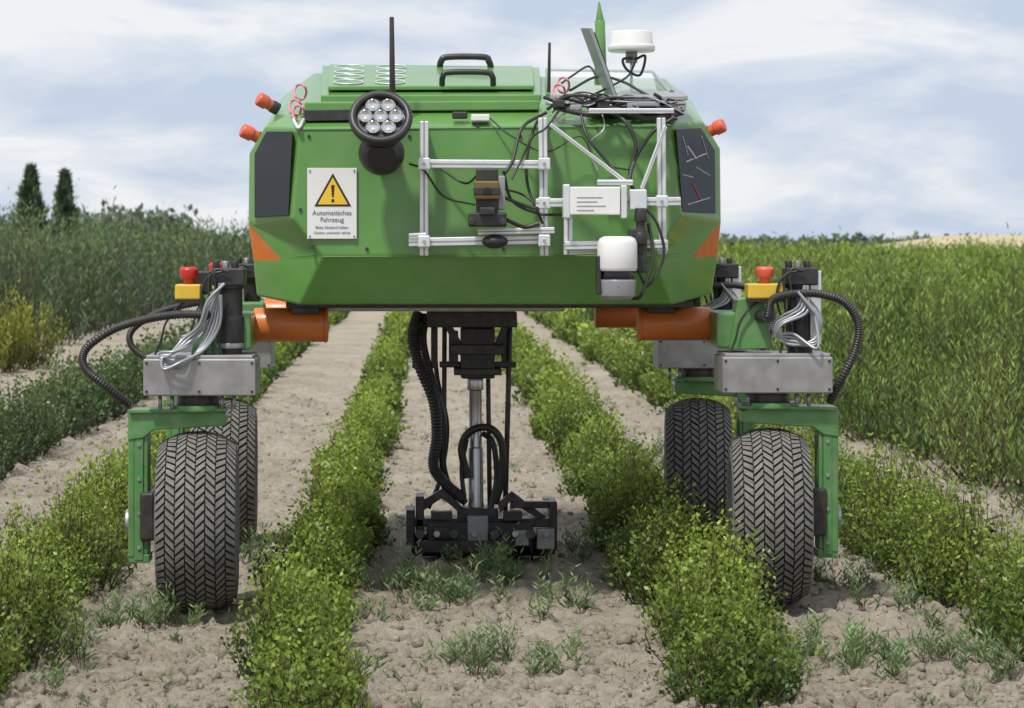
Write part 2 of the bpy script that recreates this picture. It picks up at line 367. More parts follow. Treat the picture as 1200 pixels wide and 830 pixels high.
pprism('exclamation_dot',[(388.4,233.5),(391.6,233.5),(391.6,237),(388.4,237)],5.9340,0.001,SIGNB,0)
for i,(t,y,s) in enumerate([('Automatisches',252,0.023),('Fahrzeug',260,0.023),('Bitte Abstand halten',268,0.014),('Caution: automatic vehicle',274,0.012)]):
    cu=bpy.data.curves.new('txt','FONT'); cu.body=t; cu.size=s; cu.align_x='CENTER'; cu.extrude=0.0003
    cu.materials.append(SIGNT)
    o=bpy.data.objects.new('sign_text_%d'%i,cu); o.location=W(389,y,5.9365); o.rotation_euler=(math.pi/2,0,0); link(o,SG)
for i,(x,y) in enumerate([(363,200),(415,200),(363,277),(415,277)]):
    c=W(x,y,5.934); cyl('sign_screw_%d'%i,c,c+Vector((0,0.005,0)),0.0035,STEEL,seg=8,bev=0)
CUR[0]=ROBOT

# ---------------------------------------------------------------- WHEELS
def Rw(w): return 0.322-0.046*(abs(w)/0.145)**2.4
def make_tire():
    v=[];f=[];fm=[]; XS=0.95
    pf=[(-0.10,0.165),(-0.128,0.175),(-0.146,0.205),(-0.149,0.245)]
    pf+=[(w,Rw(w)-0.011) for w in np.linspace(-0.143,0.143,15)]
    pf+=[(0.149,0.245),(0.146,0.205),(0.128,0.175),(0.10,0.165)]
    S=72
    for w,R in pf:
        for i in range(S):
            t=2*math.pi*i/S; v.append((w*XS,R*math.cos(t),R*math.sin(t)))
    for j in range(len(pf)-1):
        for i in range(S):
            f.append((j*S+i,j*S+(i+1)%S,(j+1)*S+(i+1)%S,(j+1)*S+i)); fm.append(1 if 3<j<18 else 0)
    N=62; cols=8; cw=0.292/cols; pitch=2*math.pi/N
    rr_=random.Random(8)
    for c in range(cols):
        w0=-0.146+c*cw+0.0012; w1=w0+cw-0.0024
        s=1 if c%2 else -1
        for kk in range(N):
            base=len(v); t0=(kk+(0.5 if c%2 else 0))*pitch
            sl=0.95*pitch*s; wd=0.68; wear=rr_.uniform(0,0.002); tj=rr_.uniform(-0.03,0.03)*pitch
            for top in (0,1):
                for (w,th) in ((w0,t0-sl/2),(w1,t0+sl/2),(w1,t0+sl/2+pitch*wd),(w0,t0-sl/2+pitch*wd)):
                    R=Rw(max(-0.145,min(0.145,w)))-(wear if top else 0.014)
                    if top:
                        cwid=(w0+w1)/2; w=w+(cwid-w)*0.06; th=th+(t0+pitch*wd/2-th)*0.04+tj
                    v.append((w*XS,R*math.cos(th),R*math.sin(th)))
            b=base
            f+= [(b+4,b+5,b+6,b+7),(b,b+1,b+5,b+4),(b+1,b+2,b+6,b+5),(b+2,b+3,b+7,b+6),(b+3,b,b+4,b+7)]
            fm+=[0,1,1,1,1]
    me=bpy.data.meshes.new('tire'); me.from_pydata(v,[],f); me.materials.append(TIRE); me.materials.append(TIREB)
    for p,i in zip(me.polygons,fm): p.material_index=i
    bm=bmesh.new(); bm.from_mesh(me); bmesh.ops.recalc_face_normals(bm,faces=bm.faces); bm.to_mesh(me); bm.free()
    return me
TM=make_tire()
K=0.003025
def leg(cx,cy,side,front=True,steer=0.0,name='front'):
    zo=lambda py: CH-(py-VY)*K
    o=bpy.data.objects.new('tire_'+name,TM); o.location=(cx,cy,0.322); o.rotation_euler=(random.random()*3,0,steer); link(o,ROBOT)
    cyl('rim_'+name,(cx-0.10,cy,0.322),(cx+0.10,cy,0.322),0.168,STEEL,rings=[(0,0.165),(0.12,0.13),(0.3,0.12),(0.7,0.12),(0.88,0.13),(1,0.165)])
    cyl('hub_'+name,(cx,cy,0.322),(cx+side*0.17,cy,0.322),0.065,GREEN2)
    def X(dx): return cx-side*dx*K
    box('fork_plate_'+name,X(-80),X(-72),cy-0.055,cy+0.055,zo(652),zo(484),GREEN2,0.006)
    box('fork_web_'+name,X(-72.5),X(-62),cy-0.055,cy-0.045,zo(655),zo(500),GREEN2,0.003)
    box('fork_web_b_'+name,X(-72.5),X(-62),cy+0.045,cy+0.055,zo(655),zo(500),GREEN2,0.003)
    box('fork_inner_'+name,X(-62),X(-57),cy-0.05,cy+0.05,zo(648),zo(500),GREEN2,0.004)
    box('hub_motor_'+name,X(-66),X(-48),cy-0.07,cy+0.07,zo(632),zo(575),BLKM,0.01)
    cyl('hub_bearing_'+name,(X(-84),cy,0.322),(X(-60),cy,0.322),0.045,STEEL)
    box('fork_foot_'+name,X(-79.5),X(-55),cy-0.052,cy+0.052,zo(658),zo(648),GREEN2,0.004)
    for i,py in enumerate((520,560,600,640)):
        cyl('fork_bolt_%d_'%i+name,(X(-67),cy-0.060,zo(py)),(X(-67),cy-0.05,zo(py)),0.007,STEEL,seg=8,bev=0)
    pr=[(X(-80),0,zo(482)),(X(28),0,zo(480)),(X(35),0,zo(486)),(X(33),0,zo(498)),(X(-50),0,zo(503)),(X(-62),0,zo(512)),(X(-80),0,zo(515))]
    prism('fork_beam_'+name,[Vector((p[0],cy-0.06,p[2])) for p in pr],0.12,GREEN2,0.004)
    prism('fork_beam_top_'+name,[Vector((p[0],cy-0.075,p[2])) for p in [(X(-78),0,zo(479)),(X(36),0,zo(477)),(X(36),0,zo(481)),(X(-78),0,zo(483))]],0.15,GREEN2,0.002)
    cyl('steer_pivot_'+name,(cx+0.0,cy,zo(479)),(cx+0.0,cy,zo(461)),0.075,BLKM)
    cyl('steer_flange_'+name,(cx,cy,zo(481)),(cx,cy,zo(474)),0.10,GREEN2)
    for i,dx in enumerate((-42,-28,30,44)):
        cyl('flange_bolt_%d_'%i+name,(cx+dx*K,cy-0.07,zo(478)),(cx+dx*K,cy-0.07,zo(462)),0.007,STEEL,seg=8,bev=0)
    box('gear_box_'+name,cx-60*K,cx+70*K,cy-0.12,cy+0.14,zo(462),zo(419),STEEL,0.005)
    box('gear_box_lid_'+name,cx-57*K,cx+67*K,cy-0.115,cy+0.135,zo(419.5),zo(415),STEEL,0.003)
    for i,(dx,py) in enumerate([(-56,424),(-56,457),(66,424),(66,457),(5,424),(5,457)]):
        cyl('box_screw_%d_'%i+name,(cx+dx*K,cy-0.1235,zo(py)),(cx+dx*K,cy-0.118,zo(py)),0.005,BLKM,seg=8,bev=0)
    cyl('steer_motor_'+name,(cx+37*K,cy,zo(418)),(cx+37*K,cy,zo(325)),0.05,BLACK,rings=[(0,0.045),(0.12,0.045),(0.13,0.052),(0.5,0.052),(0.51,0.046),(0.85,0.046),(0.86,0.055),(1,0.055)])
    cyl('motor_band_'+name,(cx+37*K,cy,zo(408)),(cx+37*K,cy,zo(402)),0.054,STEEL)
    box('motor_head_'+name,cx+18*K,cx+56*K,cy-0.06,cy+0.06,zo(335),zo(314),BLACK,0.006)
    for i,dx in enumerate((22,33,44)):
        cyl('motor_plug_%d_'%i+name,(cx+dx*K,cy-0.03,zo(316)),(cx+dx*K,cy-0.03,zo(306)),0.013,[BLACK,STEEL,BLACK][i],seg=14)
    if side<0:
        br=[(4,350),(22,338),(26,352),(28,418),(-8,418)]
    else:
        br=[(-38,352),(-8,346),(-4,372),(4,410),(-48,412)]
    prism('bracket_'+name,[Vector((cx+dx*K,cy-0.03,zo(py))) for dx,py in br],0.10,GREEN2,0.004)
    dx0=-25 if side<0 else -28; dx1=5 if side<0 else 16
    box('button_box_'+name,cx+dx0*K,cx+dx1*K,cy-0.07,cy+0.03,zo(351),zo(333),YEL,0.006)
    box('button_strip_'+name,cx+dx0*K-0.002,cx+dx1*K+0.002,cy-0.065,cy+0.025,zo(355),zo(350),BLACK,0.002)
    bm_=RED if side<0 else REDO; bx=cx+(dx0+dx1)/2*K
    cyl('stop_button_'+name,(bx,cy-0.02,zo(333)),(bx,cy-0.02,zo(313)),0.032,bm_,rings=[(0,0.018),(0.35,0.018),(0.36,0.031),(0.85,0.034),(1,0.026)])
    if side<0: box('relay_'+name,cx-14*K,cx+14*K,cy+0.04,cy+0.1,zo(345),zo(318),BLACK,0.006)
    else: box('side_plate_'+name,cx+47*K,cx+60*K,cy-0.05,cy-0.03,zo(405),zo(318),ALU,0.003)
    for i in range(4):
        w=7*i
        if side<0:
            P_=[(28+i*2,332),(24-i*3,352),(14-i*3,380),(-2-w*0.6,400-i),(-22-w*0.3,410+w*0.2),(-40+i,412+w*.3),(-34,424+w*0.3),(-14,428-w*0.3),(4+w*.3,408),(16+i*4,380),(24+i*2,345)]
        else:
            P_=[(20+i*3,342),(42+i,350+w*0.6),(58-w*0.4,375),(50,398+w*0.5),(25,405-w*0.6),(6,396-w*0.2),(2+i*3,380),(14+w,370),(30+i*4,360),(38+i,335)]
        tube('hose_%d_'%i+name,[Vector((cx+p[0]*K,cy-0.085-0.009*i+0.012*math.sin(j*1.3+i)-(0.045 if p[1]>408 else 0),zo(p[1]))) for j,p in enumerate(P_)],0.0055,GREYH)
    for i in range(3):
        tube('black_lead_%d_'%i+name,[Vector((cx+p[0]*K,cy-0.075,zo(p[1]))) for p in [(22+i*8,318),(10+i*6,330-i*6),(6+i*9,352),(14+i*5,385),(10+i*10,416)]],0.0045,BLACK)
    if side<0: H_=[(10,368),(-20,368),(-55,373),(-95,385),(-127,408),(-128,430),(-105,450),(-78,474)]
    else: H_=[(-6,372),(0,352),(22,345),(55,345),(85,355),(101,380),(98,410),(84,440),(70,474)]
    tube('drive_hose_'+name,[Vector((cx+p[0]*K,cy-0.10+(0.05 if j==len(H_)-1 else 0),zo(p[1]))) for j,p in enumerate(H_)],0.0155,RUBH,corr=True)
    cyl('hose_gland_'+name,(cx+H_[0][0]*K,cy-0.10,zo(H_[0][1])),(cx+(H_[0][0]-side*6)*K,cy-0.02,zo(H_[0][1])),0.022,BLACK)
    tube('thin_wire_'+name,[Vector((cx+p[0]*K,cy-0.05,zo(p[1]))) for p in [(0,350),(-20,358),(-36,378),(-42,400),(-50,418)]],0.004,BLACK)
    ya=cy+0.28 if front else cy-0.1
    xin=cx-side*145*K; x1=cx-side*60*K
    za=1.31-95*0.00315
    cyl('swing_arm_'+name,(x1,ya,za),(xin,ya,za),0.062,ORANGE)
    cyl('swing_arm_cap_'+name,(xin-side*0.0,ya,za),(xin-side*0.012,ya,za),0.058,ORANGE,rings=[(0,0.066),(0.5,0.066),(1,0.058)])
    box('swing_joint_'+name,cx-side*20*K,cx-side*62*K,min(cy-0.0,ya-0.07),max(cy+0.1,ya+0.07),0.93,1.06,GREEN2,0.01)
    box('swing_mount_'+name,xin-side*(-0.12),xin-side*(-0.02),ya-0.06,ya+0.06,1.05,1.10,BLKM,0.005)
leg(-0.811,6.05,-1,True,0.05,'front_a')
leg(1.234,6.2,1,True,-0.07,'front_b')
leg(-0.873,8.0,-1,False,0.05,'rear_a')
leg(1.168,8.0,1,False,-0.08,'rear_b')

# ---------------------------------------------------------------- centre tool
YT=7.6
pbox('tool_carrier',500,366,606,384,YT-0.1,YT+0.15,BLKM)
for x0,x1 in ((483,493),(505,513),(588,600)): pbox('tool_hanger_%d'%x0,x0,366,x1,432,YT,YT+0.05,BLKM)
pbox('tool_head',540,384,580,444,YT-0.06,YT+0.08,BLACK,0.008)
pbox('tool_head_plate',528,404,590,416,YT-0.075,YT+0.05,BLKM)
pbox('tool_head_plate2',532,432,588,440,YT-0.07,YT+0.05,BLKM)
pbox('tool_head_wing_l',526,388,537,426,YT-0.02,YT+0.05,BLKM)
for i,(x,y) in enumerate([(547,392),(573,392),(547,424),(573,424),(560,400)]):
    cyl('tool_bolt_%d'%i,W(x,y,YT-0.09),W(x,y,YT-0.05),0.010,BLKM,seg=8,bev=0)
pprism('tool_brace_l',[(515,372),(524,372),(546,410),(540,418)],YT-0.03,0.02,BLKM)
pprism('tool_brace_r',[(592,372),(600,372),(584,418),(577,410)],YT-0.03,0.02,BLKM)
cyl('tool_shaft',W(557,444,YT),W(558,604,YT),0.030,CHROME,rings=[(0,0.034),(0.08,0.034),(0.085,0.026),(0.5,0.026),(0.505,0.031),(0.9,0.031),(1,0.04)])
cyl('tool_rod_l',W(521,368,YT),W(520,585,YT),0.010,BLKM)
cyl('tool_rod_r',W(598,368,YT),W(592,598,YT),0.011,BLKM)
cyl('tool_rod_m',W(572,444,YT+0.05),W(574,600,YT+0.05),0.010,BLKM)
pbox('rod_clamp',515,424,605,431,YT-0.01,YT+0.03,BLKM)
ptube('tool_hose_a',[(490,368,YT),(484,395,YT-.05),(492,430,YT-.08),(508,470,YT-.08),(512,510,YT-.06),(508,545,YT-.05),(520,565,YT-.06),(542,584,YT-.05)],0.024,RUBH,corr=True)
ptube('tool_hose_b',[(500,368,YT),(496,400,YT-.02),(505,440,YT-.03),(519,490,YT-.03),(519,545,YT-.02),(530,575,YT),(546,590,YT)],0.015,RUBH)
ptube('tool_hose_c',[(548,560,YT-.05),(541,525,YT-.06),(552,505,YT-.07),(574,502,YT-.07),(588,520,YT-.07),(588,560,YT-.06),(580,590,YT-.04)],0.016,RUBH)
ptube('tool_hose_d',[(545,590,YT-.04),(541,550,YT-.03),(547,515,YT-.03)],0.010,BLACK)
ptube('tool_hose_e',[(575,596,YT-.04),(582,560,YT-.03),(578,520,YT-.03),(566,508,YT)],0.012,BLACK)
ptube('tool_hose_f',[(508,372,YT),(512,440,YT+.03),(524,500,YT+.03),(516,560,YT+.02),(502,596,YT)],0.010,RUBH)
pbox('tool_bar',478,608,652,618,YT-0.10,YT-0.05,BLKM)
pbox('tool_block',500,612,625,642,YT-0.14,YT+0.05,BLACK,0.008)
pbox('tool_block_top',536,596,584,612,YT-0.08,YT+0.06,BLKM,0.006)
pbox('tool_side_l',476,598,486,640,YT-0.12,YT+0.08,BLKM)
pbox('tool_side_l2',487,582,497,632,YT-0.10,YT+0.06,BLKM)
pbox('tool_side_r',644,588,653,646,YT-0.12,YT+0.08,BLKM)
pbox('tool_top_r',598,588,653,596,YT-0.08,YT-0.03,BLKM)
pbox('tool_steel_corner',629,620,650,644,YT-0.16,YT-0.122,STEEL)
pbox('tool_front_plate',490,634,600,648,YT-0.17,YT-0.145,BLKM)
pprism('tool_arm_l',[(490,590),(520,572),(545,598),(545,606),(518,584),(494,600)],YT-0.06,0.03,BLKM)
pprism('tool_arm_r',[(583,590),(600,576),(640,606),(640,614),(598,588),(586,602)],YT-0.06,0.03,BLKM)
for i,x in enumerate((492,512,532,556,580,604,622,640)):
    cyl('tool_pin_%d'%i,W(x,626,YT-0.185),W(x,626,YT-0.1),0.014 if i%2 else 0.02,[BLKM,STEEL,BLKM,GREYP][i%4],seg=12)
    cyl('tool_tine_%d'%i,W(x,640,YT-0.1),W(x+2,656,YT-0.08),0.009,BLKM,r2=0.004,seg=8,bev=0)
for i,(x0,y0,x1,y1) in enumerate([(505,600,530,610),(590,600,612,611),(548,606,572,634),(604,622,620,640),(508,618,528,632)]):
    pbox('tool_part_%d'%i,x0,y0,x1,y1,YT-0.165,YT-0.10,[BLKM,BLKM,GREYP,STEEL,BLKM][i])
cyl('tool_roller',W(482,638,YT+0.1),W(650,638,YT+0.1),0.05,BLKM)

# ---------------------------------------------------------------- ground
def vnoise(x,y,s,seed):
    r=np.random.default_rng(seed); G=r.random((256,256))
    X=x/s;Y=y/s; xi=np.floor(X).astype(int); yi=np.floor(Y).astype(int); fx=X-xi; fy=Y-yi
    fx=fx*fx*(3-2*fx); fy=fy*fy*(3-2*fy); xi%=256; yi%=256; x1=(xi+1)%256; y1=(yi+1)%256
    return (G[xi,yi]*(1-fx)+G[x1,yi]*fx)*(1-fy)+(G[xi,y1]*(1-fx)+G[x1,y1]*fx)*fy
def gh(x,y):
    fade=np.clip((40-y)/25,0,1)*np.clip((9-np.abs(x))/4,0,1)
    h=0.05*(vnoise(x,y,0.55,1)-0.5)+0.036*(vnoise(x,y,0.16,2)-0.5)+0.030*(vnoise(x,y,0.07,3)-0.5)+0.020*(vnoise(x,y,0.035,4)-0.5)
    cl=np.maximum(0,vnoise(x+7,y+3,0.075,7)-0.66)*0.10
    tr=-0.02*(np.exp(-((x+0.83)/0.16)**2)+np.exp(-((x-1.2)/0.16)**2))
    return (h+cl+tr)*fade
def axis(segs):
    out=[]
    for a0,a1,st in segs: out+=list(np.arange(a0,a1,st))
    return np.array(out)
xs=np.concatenate([-np.geomspace(3000,4.6,40),axis([(-4.5,-1.9,0.05),(-1.9,2.5,0.017),(2.5,5,0.05)]),np.geomspace(5,3000,40)])
ys=np.concatenate([np.array([-50,-10,0,2,3]),axis([(3.7,9.5,0.017),(9.5,14,0.05),(14,30,0.12)]),np.geomspace(30,4000,60)])
XX,YY=np.meshgrid(xs,ys); nx,ny=len(xs),len(ys)
ZZ=gh(XX,YY)
co=np.stack([XX,YY,ZZ],-1).reshape(-1,3)
idx=np.arange(nx*ny).reshape(ny,nx)
fa=np.stack([idx[:-1,:-1],idx[:-1,1:],idx[1:,1:],idx[1:,:-1]],-1).reshape(-1,4)
def npmesh(name,co,fa,m,col=None,smooth=False):
    me=bpy.data.meshes.new(name); k=fa.shape[1]
    me.vertices.add(len(co)); me.vertices.foreach_set('co',co.astype(np.float32).ravel())
    me.loops.add(fa.size); me.loops.foreach_set('vertex_index',fa.astype(np.int32).ravel())
    me.polygons.add(len(fa)); me.polygons.foreach_set('loop_start',(np.arange(len(fa))*k).astype(np.int32))
    me.polygons.foreach_set('loop_total',np.full(len(fa),k,dtype=np.int32))
    if smooth: me.polygons.foreach_set('use_smooth',np.ones(len(fa),dtype=bool))
    me.update(calc_edges=True)
    if col is not None:
        at=me.color_attributes.new('Col','FLOAT_COLOR','POINT')
        c4=np.ones((len(co),4),dtype=np.float32); c4[:,:3]=col; at.data.foreach_set('color',c4.ravel())
    me.materials.append(m); o=bpy.data.objects.new(name,me); scene.collection.objects.link(o); return o
SOIL=bpy.data.materials.new('sandy_soil'); n,l=nodes(SOIL); b=n['Principled BSDF']
tc=n.new('ShaderNodeTexCoord')
def noise(sc,det,rough=0.6):
    q=n.new('ShaderNodeTexNoise'); q.inputs['Scale'].default_value=sc; q.inputs['Detail'].default_value=det; q.inputs['Roughness'].default_value=rough
    l.new(tc.outputs['Object'],q.inputs['Vector']); return q
n1=noise(1.4,8,0.65); n2=noise(28,8,0.7); n3=noise(160,4)
rp=n.new('ShaderNodeValToRGB'); e=rp.color_ramp.elements
e[0].position=0.34; e[0].color=(0.26,0.21,0.155,1); e[1].position=0.66; e[1].color=(0.55,0.49,0.405,1)
e2=e.new(0.5); e2.color=(0.42,0.362,0.288,1)
mxv=n.new('ShaderNodeMath'); mxv.operation='MULTIPLY_ADD'; mxv.inputs[1].default_value=0.45
l.new(n1.outputs['Fac'],mxv.inputs[0])
m2=n.new('ShaderNodeMath'); m2.operation='MULTIPLY'; m2.inputs[1].default_value=0.55; l.new(n2.outputs['Fac'],m2.inputs[0]); l.new(m2.outputs[0],mxv.inputs[2])
l.new(mxv.outputs[0],rp.inputs['Fac']); l.new(rp.outputs['Color'],b.inputs['Base Color'])
b.inputs['Roughness'].default_value=0.95; b.inputs['Specular IOR Level'].default_value=0.15
ad=n.new('ShaderNodeMath'); ad.operation='MULTIPLY_ADD'; ad.inputs[1].default_value=0.35; l.new(n3.outputs['Fac'],ad.inputs[0]); l.new(n2.outputs['Fac'],ad.inputs[2])
bp=n.new('ShaderNodeBump'); bp.inputs['Strength'].default_value=1.0; bp.inputs['Distance'].default_value=0.035
l.new(ad.outputs[0],bp.inputs['Height']); l.new(bp.outputs[0],b.inputs['Normal'])
npmesh('ground',co,fa,SOIL,smooth=True)
phi=(1+5**.5)/2
iv=np.array([(-1,phi,0),(1,phi,0),(-1,-phi,0),(1,-phi,0),(0,-1,phi),(0,1,phi),(0,-1,-phi),(0,1,-phi),(phi,0,-1),(phi,0,1),(-phi,0,-1),(-phi,0,1)])/1.9
iF=np.array([(0,11,5),(0,5,1),(0,1,7),(0,7,10),(0,10,11),(1,5,9),(5,11,4),(11,10,2),(10,7,6),(7,1,8),(3,9,4),(3,4,2),(3,2,6),(3,6,8),(3,8,9),(4,9,5),(2,4,11),(6,2,10),(8,6,7),(9,8,1)])
N=26000
cy=3.9+(rng.random(N)**1.5)*14; cx=(rng.random(N)*1.2-0.52)*(cy+3)*0.40
sz=0.0038*np.exp(rng.random(N)**2.8*1.85)
cv=iv[None]*(1+0.9*(rng.random((N,12,1))-0.5))*sz[:,None,None]*(0.6+0.8*rng.random((N,1,3)))
cv+=np.stack([cx,cy,gh(cx,cy)+sz*0.0],-1)[:,None,:]
npmesh('soil_clods',cv.reshape(-1,3),(iF[None]+12*np.arange(N)[:,None,None]).reshape(-1,3),SOIL)

# ---------------------------------------------------------------- plants
def leafmat(name,trans=0.35,rough=0.5):
    m=bpy.data.materials.new(name); n,l=nodes(m); b=n['Principled BSDF']; out=n['Material Output']
    at=n.new('ShaderNodeAttribute'); at.attribute_name='Col'
    l.new(at.outputs['Color'],b.inputs['Base Color']); b.inputs['Roughness'].default_value=rough; b.inputs['Specular IOR Level'].default_value=0.35
    tr=n.new('ShaderNodeBsdfTranslucent'); hs=n.new('ShaderNodeHueSaturation'); hs.inputs['Value'].default_value=1.35; hs.inputs['Hue'].default_value=0.485
    l.new(at.outputs['Color'],hs.inputs['Color']); l.new(hs.outputs[0],tr.inputs['Color'])
    mx=n.new('ShaderNodeMixShader'); mx.inputs[0].default_value=trans
    l.new(b.outputs[0],mx.inputs[1]); l.new(tr.outputs[0],mx.inputs[2]); l.new(mx.outputs[0],out.inputs['Surface']); return m
LEAF=leafmat('shrub_leaf',0.38,0.40); NEEDLE=leafmat('conifer_foliage',0.32); WEED=leafmat('weed_leaf',0.3); DRY=leafmat('dry_straw',0.1,0.8)
def norm(v): return v/np.maximum(1e-9,np.linalg.norm(v,axis=-1,keepdims=True))
def leafquads(pos,d,L,Wd,fold=0.0):
    n=len(pos); d=norm(d); side=norm(np.cross(d,rng.normal(size=(n,3)))); nn=np.cross(d,side)
    mid=pos+d*(L*0.5)[:,None]
    A=pos; B=mid+side*(Wd*0.5)[:,None]+nn*(Wd*fold)[:,None]; C=pos+d*L[:,None]; D=mid-side*(Wd*0.5)[:,None]+nn*(Wd*fold)[:,None]
    co=np.stack([A,B,C,D],1).reshape(-1,3); fa=np.arange(4*n).reshape(-1,4); return co,fa
def plants(px,py,H,R,nst,nl,L,Wd,up,dark,light,base0=0.12,spread=0.25,tipexp=1.3,shape=0.35,jit=0.012,gz=True,stems=True,hue=None):
    P=len(px); px=np.asarray(px);py=np.asarray(py);H=np.broadcast_to(H,(P,));R=np.broadcast_to(R,(P,))
    u=rng.random((P,nst)); az=rng.random((P,nst))*2*np.pi; re=R[:,None]*np.sqrt(u)
    hs=H[:,None]*(0.62+0.38*rng.random((P,nst)))*(1-shape*u)
    t=base0+(1-base0)*((np.arange(nl)[None,None]+rng.random((P,nst,nl)))/nl)
    wob=rng.normal(size=(P,nst,2,1))*0.10*R[:,None,None,None]
    rad=re[...,None]*(spread+(1-spread)*t**0.85)
    x=px[:,None,None]+rad*np.cos(az)[...,None]+wob[:,:,0]*np.sin(t*4); y=py[:,None,None]+rad*np.sin(az)[...,None]+wob[:,:,1]*np.sin(t*5)
    z0=gh(px,py) if gz else np.zeros(P)
    z=z0[:,None,None]+hs[...,None]*t
    pos=np.stack([x,y,z],-1).reshape(-1,3)+rng.normal(size=(P*nst*nl,3))*jit
    out=rng.normal(size=pos.shape); out[:,2]=np.abs(out[:,2])*0.5
    d=norm(out)*(1-up)+np.array([0,0,1.0])*up
    sc=(1-0.3*t.reshape(-1))*(0.7+0.6*rng.random(len(pos)))
    co,fa=leafquads(pos,d,L*sc,Wd*sc,0.12)
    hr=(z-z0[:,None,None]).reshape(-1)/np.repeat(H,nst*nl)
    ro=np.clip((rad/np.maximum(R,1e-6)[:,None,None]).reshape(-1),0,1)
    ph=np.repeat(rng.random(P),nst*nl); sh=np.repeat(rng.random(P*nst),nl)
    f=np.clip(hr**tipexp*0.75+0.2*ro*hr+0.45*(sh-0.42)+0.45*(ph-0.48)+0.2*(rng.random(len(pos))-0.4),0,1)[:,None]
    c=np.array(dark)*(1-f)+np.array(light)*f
    if hue is not None:
        g=np.repeat((rng.random(P)<0.25)*rng.random(P),nst*nl)[:,None]; c=c*(1-g)+np.array(hue)*(0.4+0.9*f)*g
    c=c*(0.85+0.3*rng.random((len(pos),1)))
    col=np.repeat(c,4,axis=0)
    if stems:
        K2=3; ts=np.linspace(0,0.92,K2+1); r0=np.broadcast_to((0.012*R/0.2*0.22)[:,None],(P,nst)).reshape(-1)
        seg=[]
        for tv in ts:
            rr=re*(spread+(1-spread)*max(tv,0.02)**0.85)
            seg.append(np.stack([px[:,None]+rr*np.cos(az)+wob[:,:,0,0]*math.sin(tv*4),py[:,None]+rr*np.sin(az)+wob[:,:,1,0]*math.sin(tv*5),z0[:,None]+hs*tv-(0.02 if tv==0 else 0)],-1).reshape(-1,3))
        for k2 in range(K2):
            for ax in (np.array([1,0,0]),np.array([0,1,0])):
                ra=r0*(1-0.28*k2); rb=r0*(1-0.28*(k2+1))
                q=np.stack([seg[k2]-ax*ra[:,None],seg[k2]+ax*ra[:,None],seg[k2+1]+ax*rb[:,None],seg[k2+1]-ax*rb[:,None]],1).reshape(-1,3)
                fa=np.concatenate([fa,np.arange(len(q)).reshape(-1,4)+len(co)]); co=np.concatenate([co,q])
                col=np.concatenate([col,np.tile([0.10,0.075,0.045],(len(q),1))])
    return co,fa,col
def merge(name,parts,m):
    cs=[];fs=[];cl=[];o=0
    for c,f,k in parts: cs.append(c);fs.append(f+o);cl.append(k);o+=len(c)
    return npmesh(name,np.concatenate(cs),np.concatenate(fs),m,np.concatenate(cl))
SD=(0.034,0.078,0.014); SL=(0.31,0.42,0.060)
def row(name,xf,y0,y1,step,H,R,dens=1.0,dark=SD,light=SL,xj=0.035,gaps=0.07):
    parts=[]
    for a0,a1,ns,nl,Lf,stp in [(y0,8,80,24,0.025,1),(8,14,54,18,0.034,1),(14,26,30,13,0.055,1.1),(26,60,18,9,0.10,1.8)]:
        a0=max(a0,y0);a1=min(a1,y1)
        if a1<=a0: continue
        yy=np.arange(a0,a1,step*stp); yy=yy+rng.normal(size=len(yy))*0.05; yy=yy[rng.random(len(yy))>gaps]
        if len(yy)==0: continue
        xx=np.array([xf(v) for v in yy])+rng.normal(size=len(yy))*xj
        s_=0.62+0.68*rng.random(len(yy))
        hh=H*s_; rr=R*(0.5+0.5*s_)*(0.85+0.3*rng.random(len(yy)))
        parts.append(plants(xx,yy,hh,rr,int(ns*dens),nl,Lf,Lf*0.60,0.30,dark,light,0.05,0.60,1.2,0.62,0.014))
    return merge(name,parts,LEAF)
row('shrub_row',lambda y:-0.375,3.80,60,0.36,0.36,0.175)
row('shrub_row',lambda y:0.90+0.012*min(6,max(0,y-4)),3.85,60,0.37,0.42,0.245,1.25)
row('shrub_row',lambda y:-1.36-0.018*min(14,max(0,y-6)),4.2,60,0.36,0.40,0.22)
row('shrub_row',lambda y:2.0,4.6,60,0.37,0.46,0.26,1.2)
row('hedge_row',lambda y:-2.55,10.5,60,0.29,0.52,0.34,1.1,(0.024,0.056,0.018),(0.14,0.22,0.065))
def field(name,xr,yr,rs,ps,H,R,dark,light,cond,Hj=0.4,hue=None,up=0.5):
    parts=[]
    for a0,a1,ns,nl,L,Wd in [(yr[0],18,36,30,0.065,0.013),(18,30,28,24,0.10,0.020),(30,46,20,18,0.14,0.032),(46,75,14,13,0.2,0.05),(75,140,10,9,0.32,0.09)]:
        a0=max(a0,yr[0]);a1=min(a1,yr[1])
        if a1<=a0: continue
        st=ps*(1 if a0<30 else 1.3 if a0<46 else 1.8)
        yy,xx=np.meshgrid(np.arange(a0,a1,st),np.arange(xr[0],xr[1],rs))
        xx=xx.ravel()+rng.normal(size=xx.size)*0.13; yy=yy.ravel()+rng.normal(size=yy.size)*0.18
        k=cond(xx,yy); xx=xx[k];yy=yy[k]
        if len(xx)==0: continue
        hh=H(xx,yy)*(1-Hj/2+Hj*rng.random(len(xx)))
        parts.append(plants(xx,yy,hh,R*(0.8+0.4*rng.random(len(xx))),ns,nl,L,Wd,up,dark,light,0.04,0.35,1.6,0.78,0.035,hue=hue))
    return merge(name,parts,NEEDLE)
rat=lambda x,y:x/(y+D0)
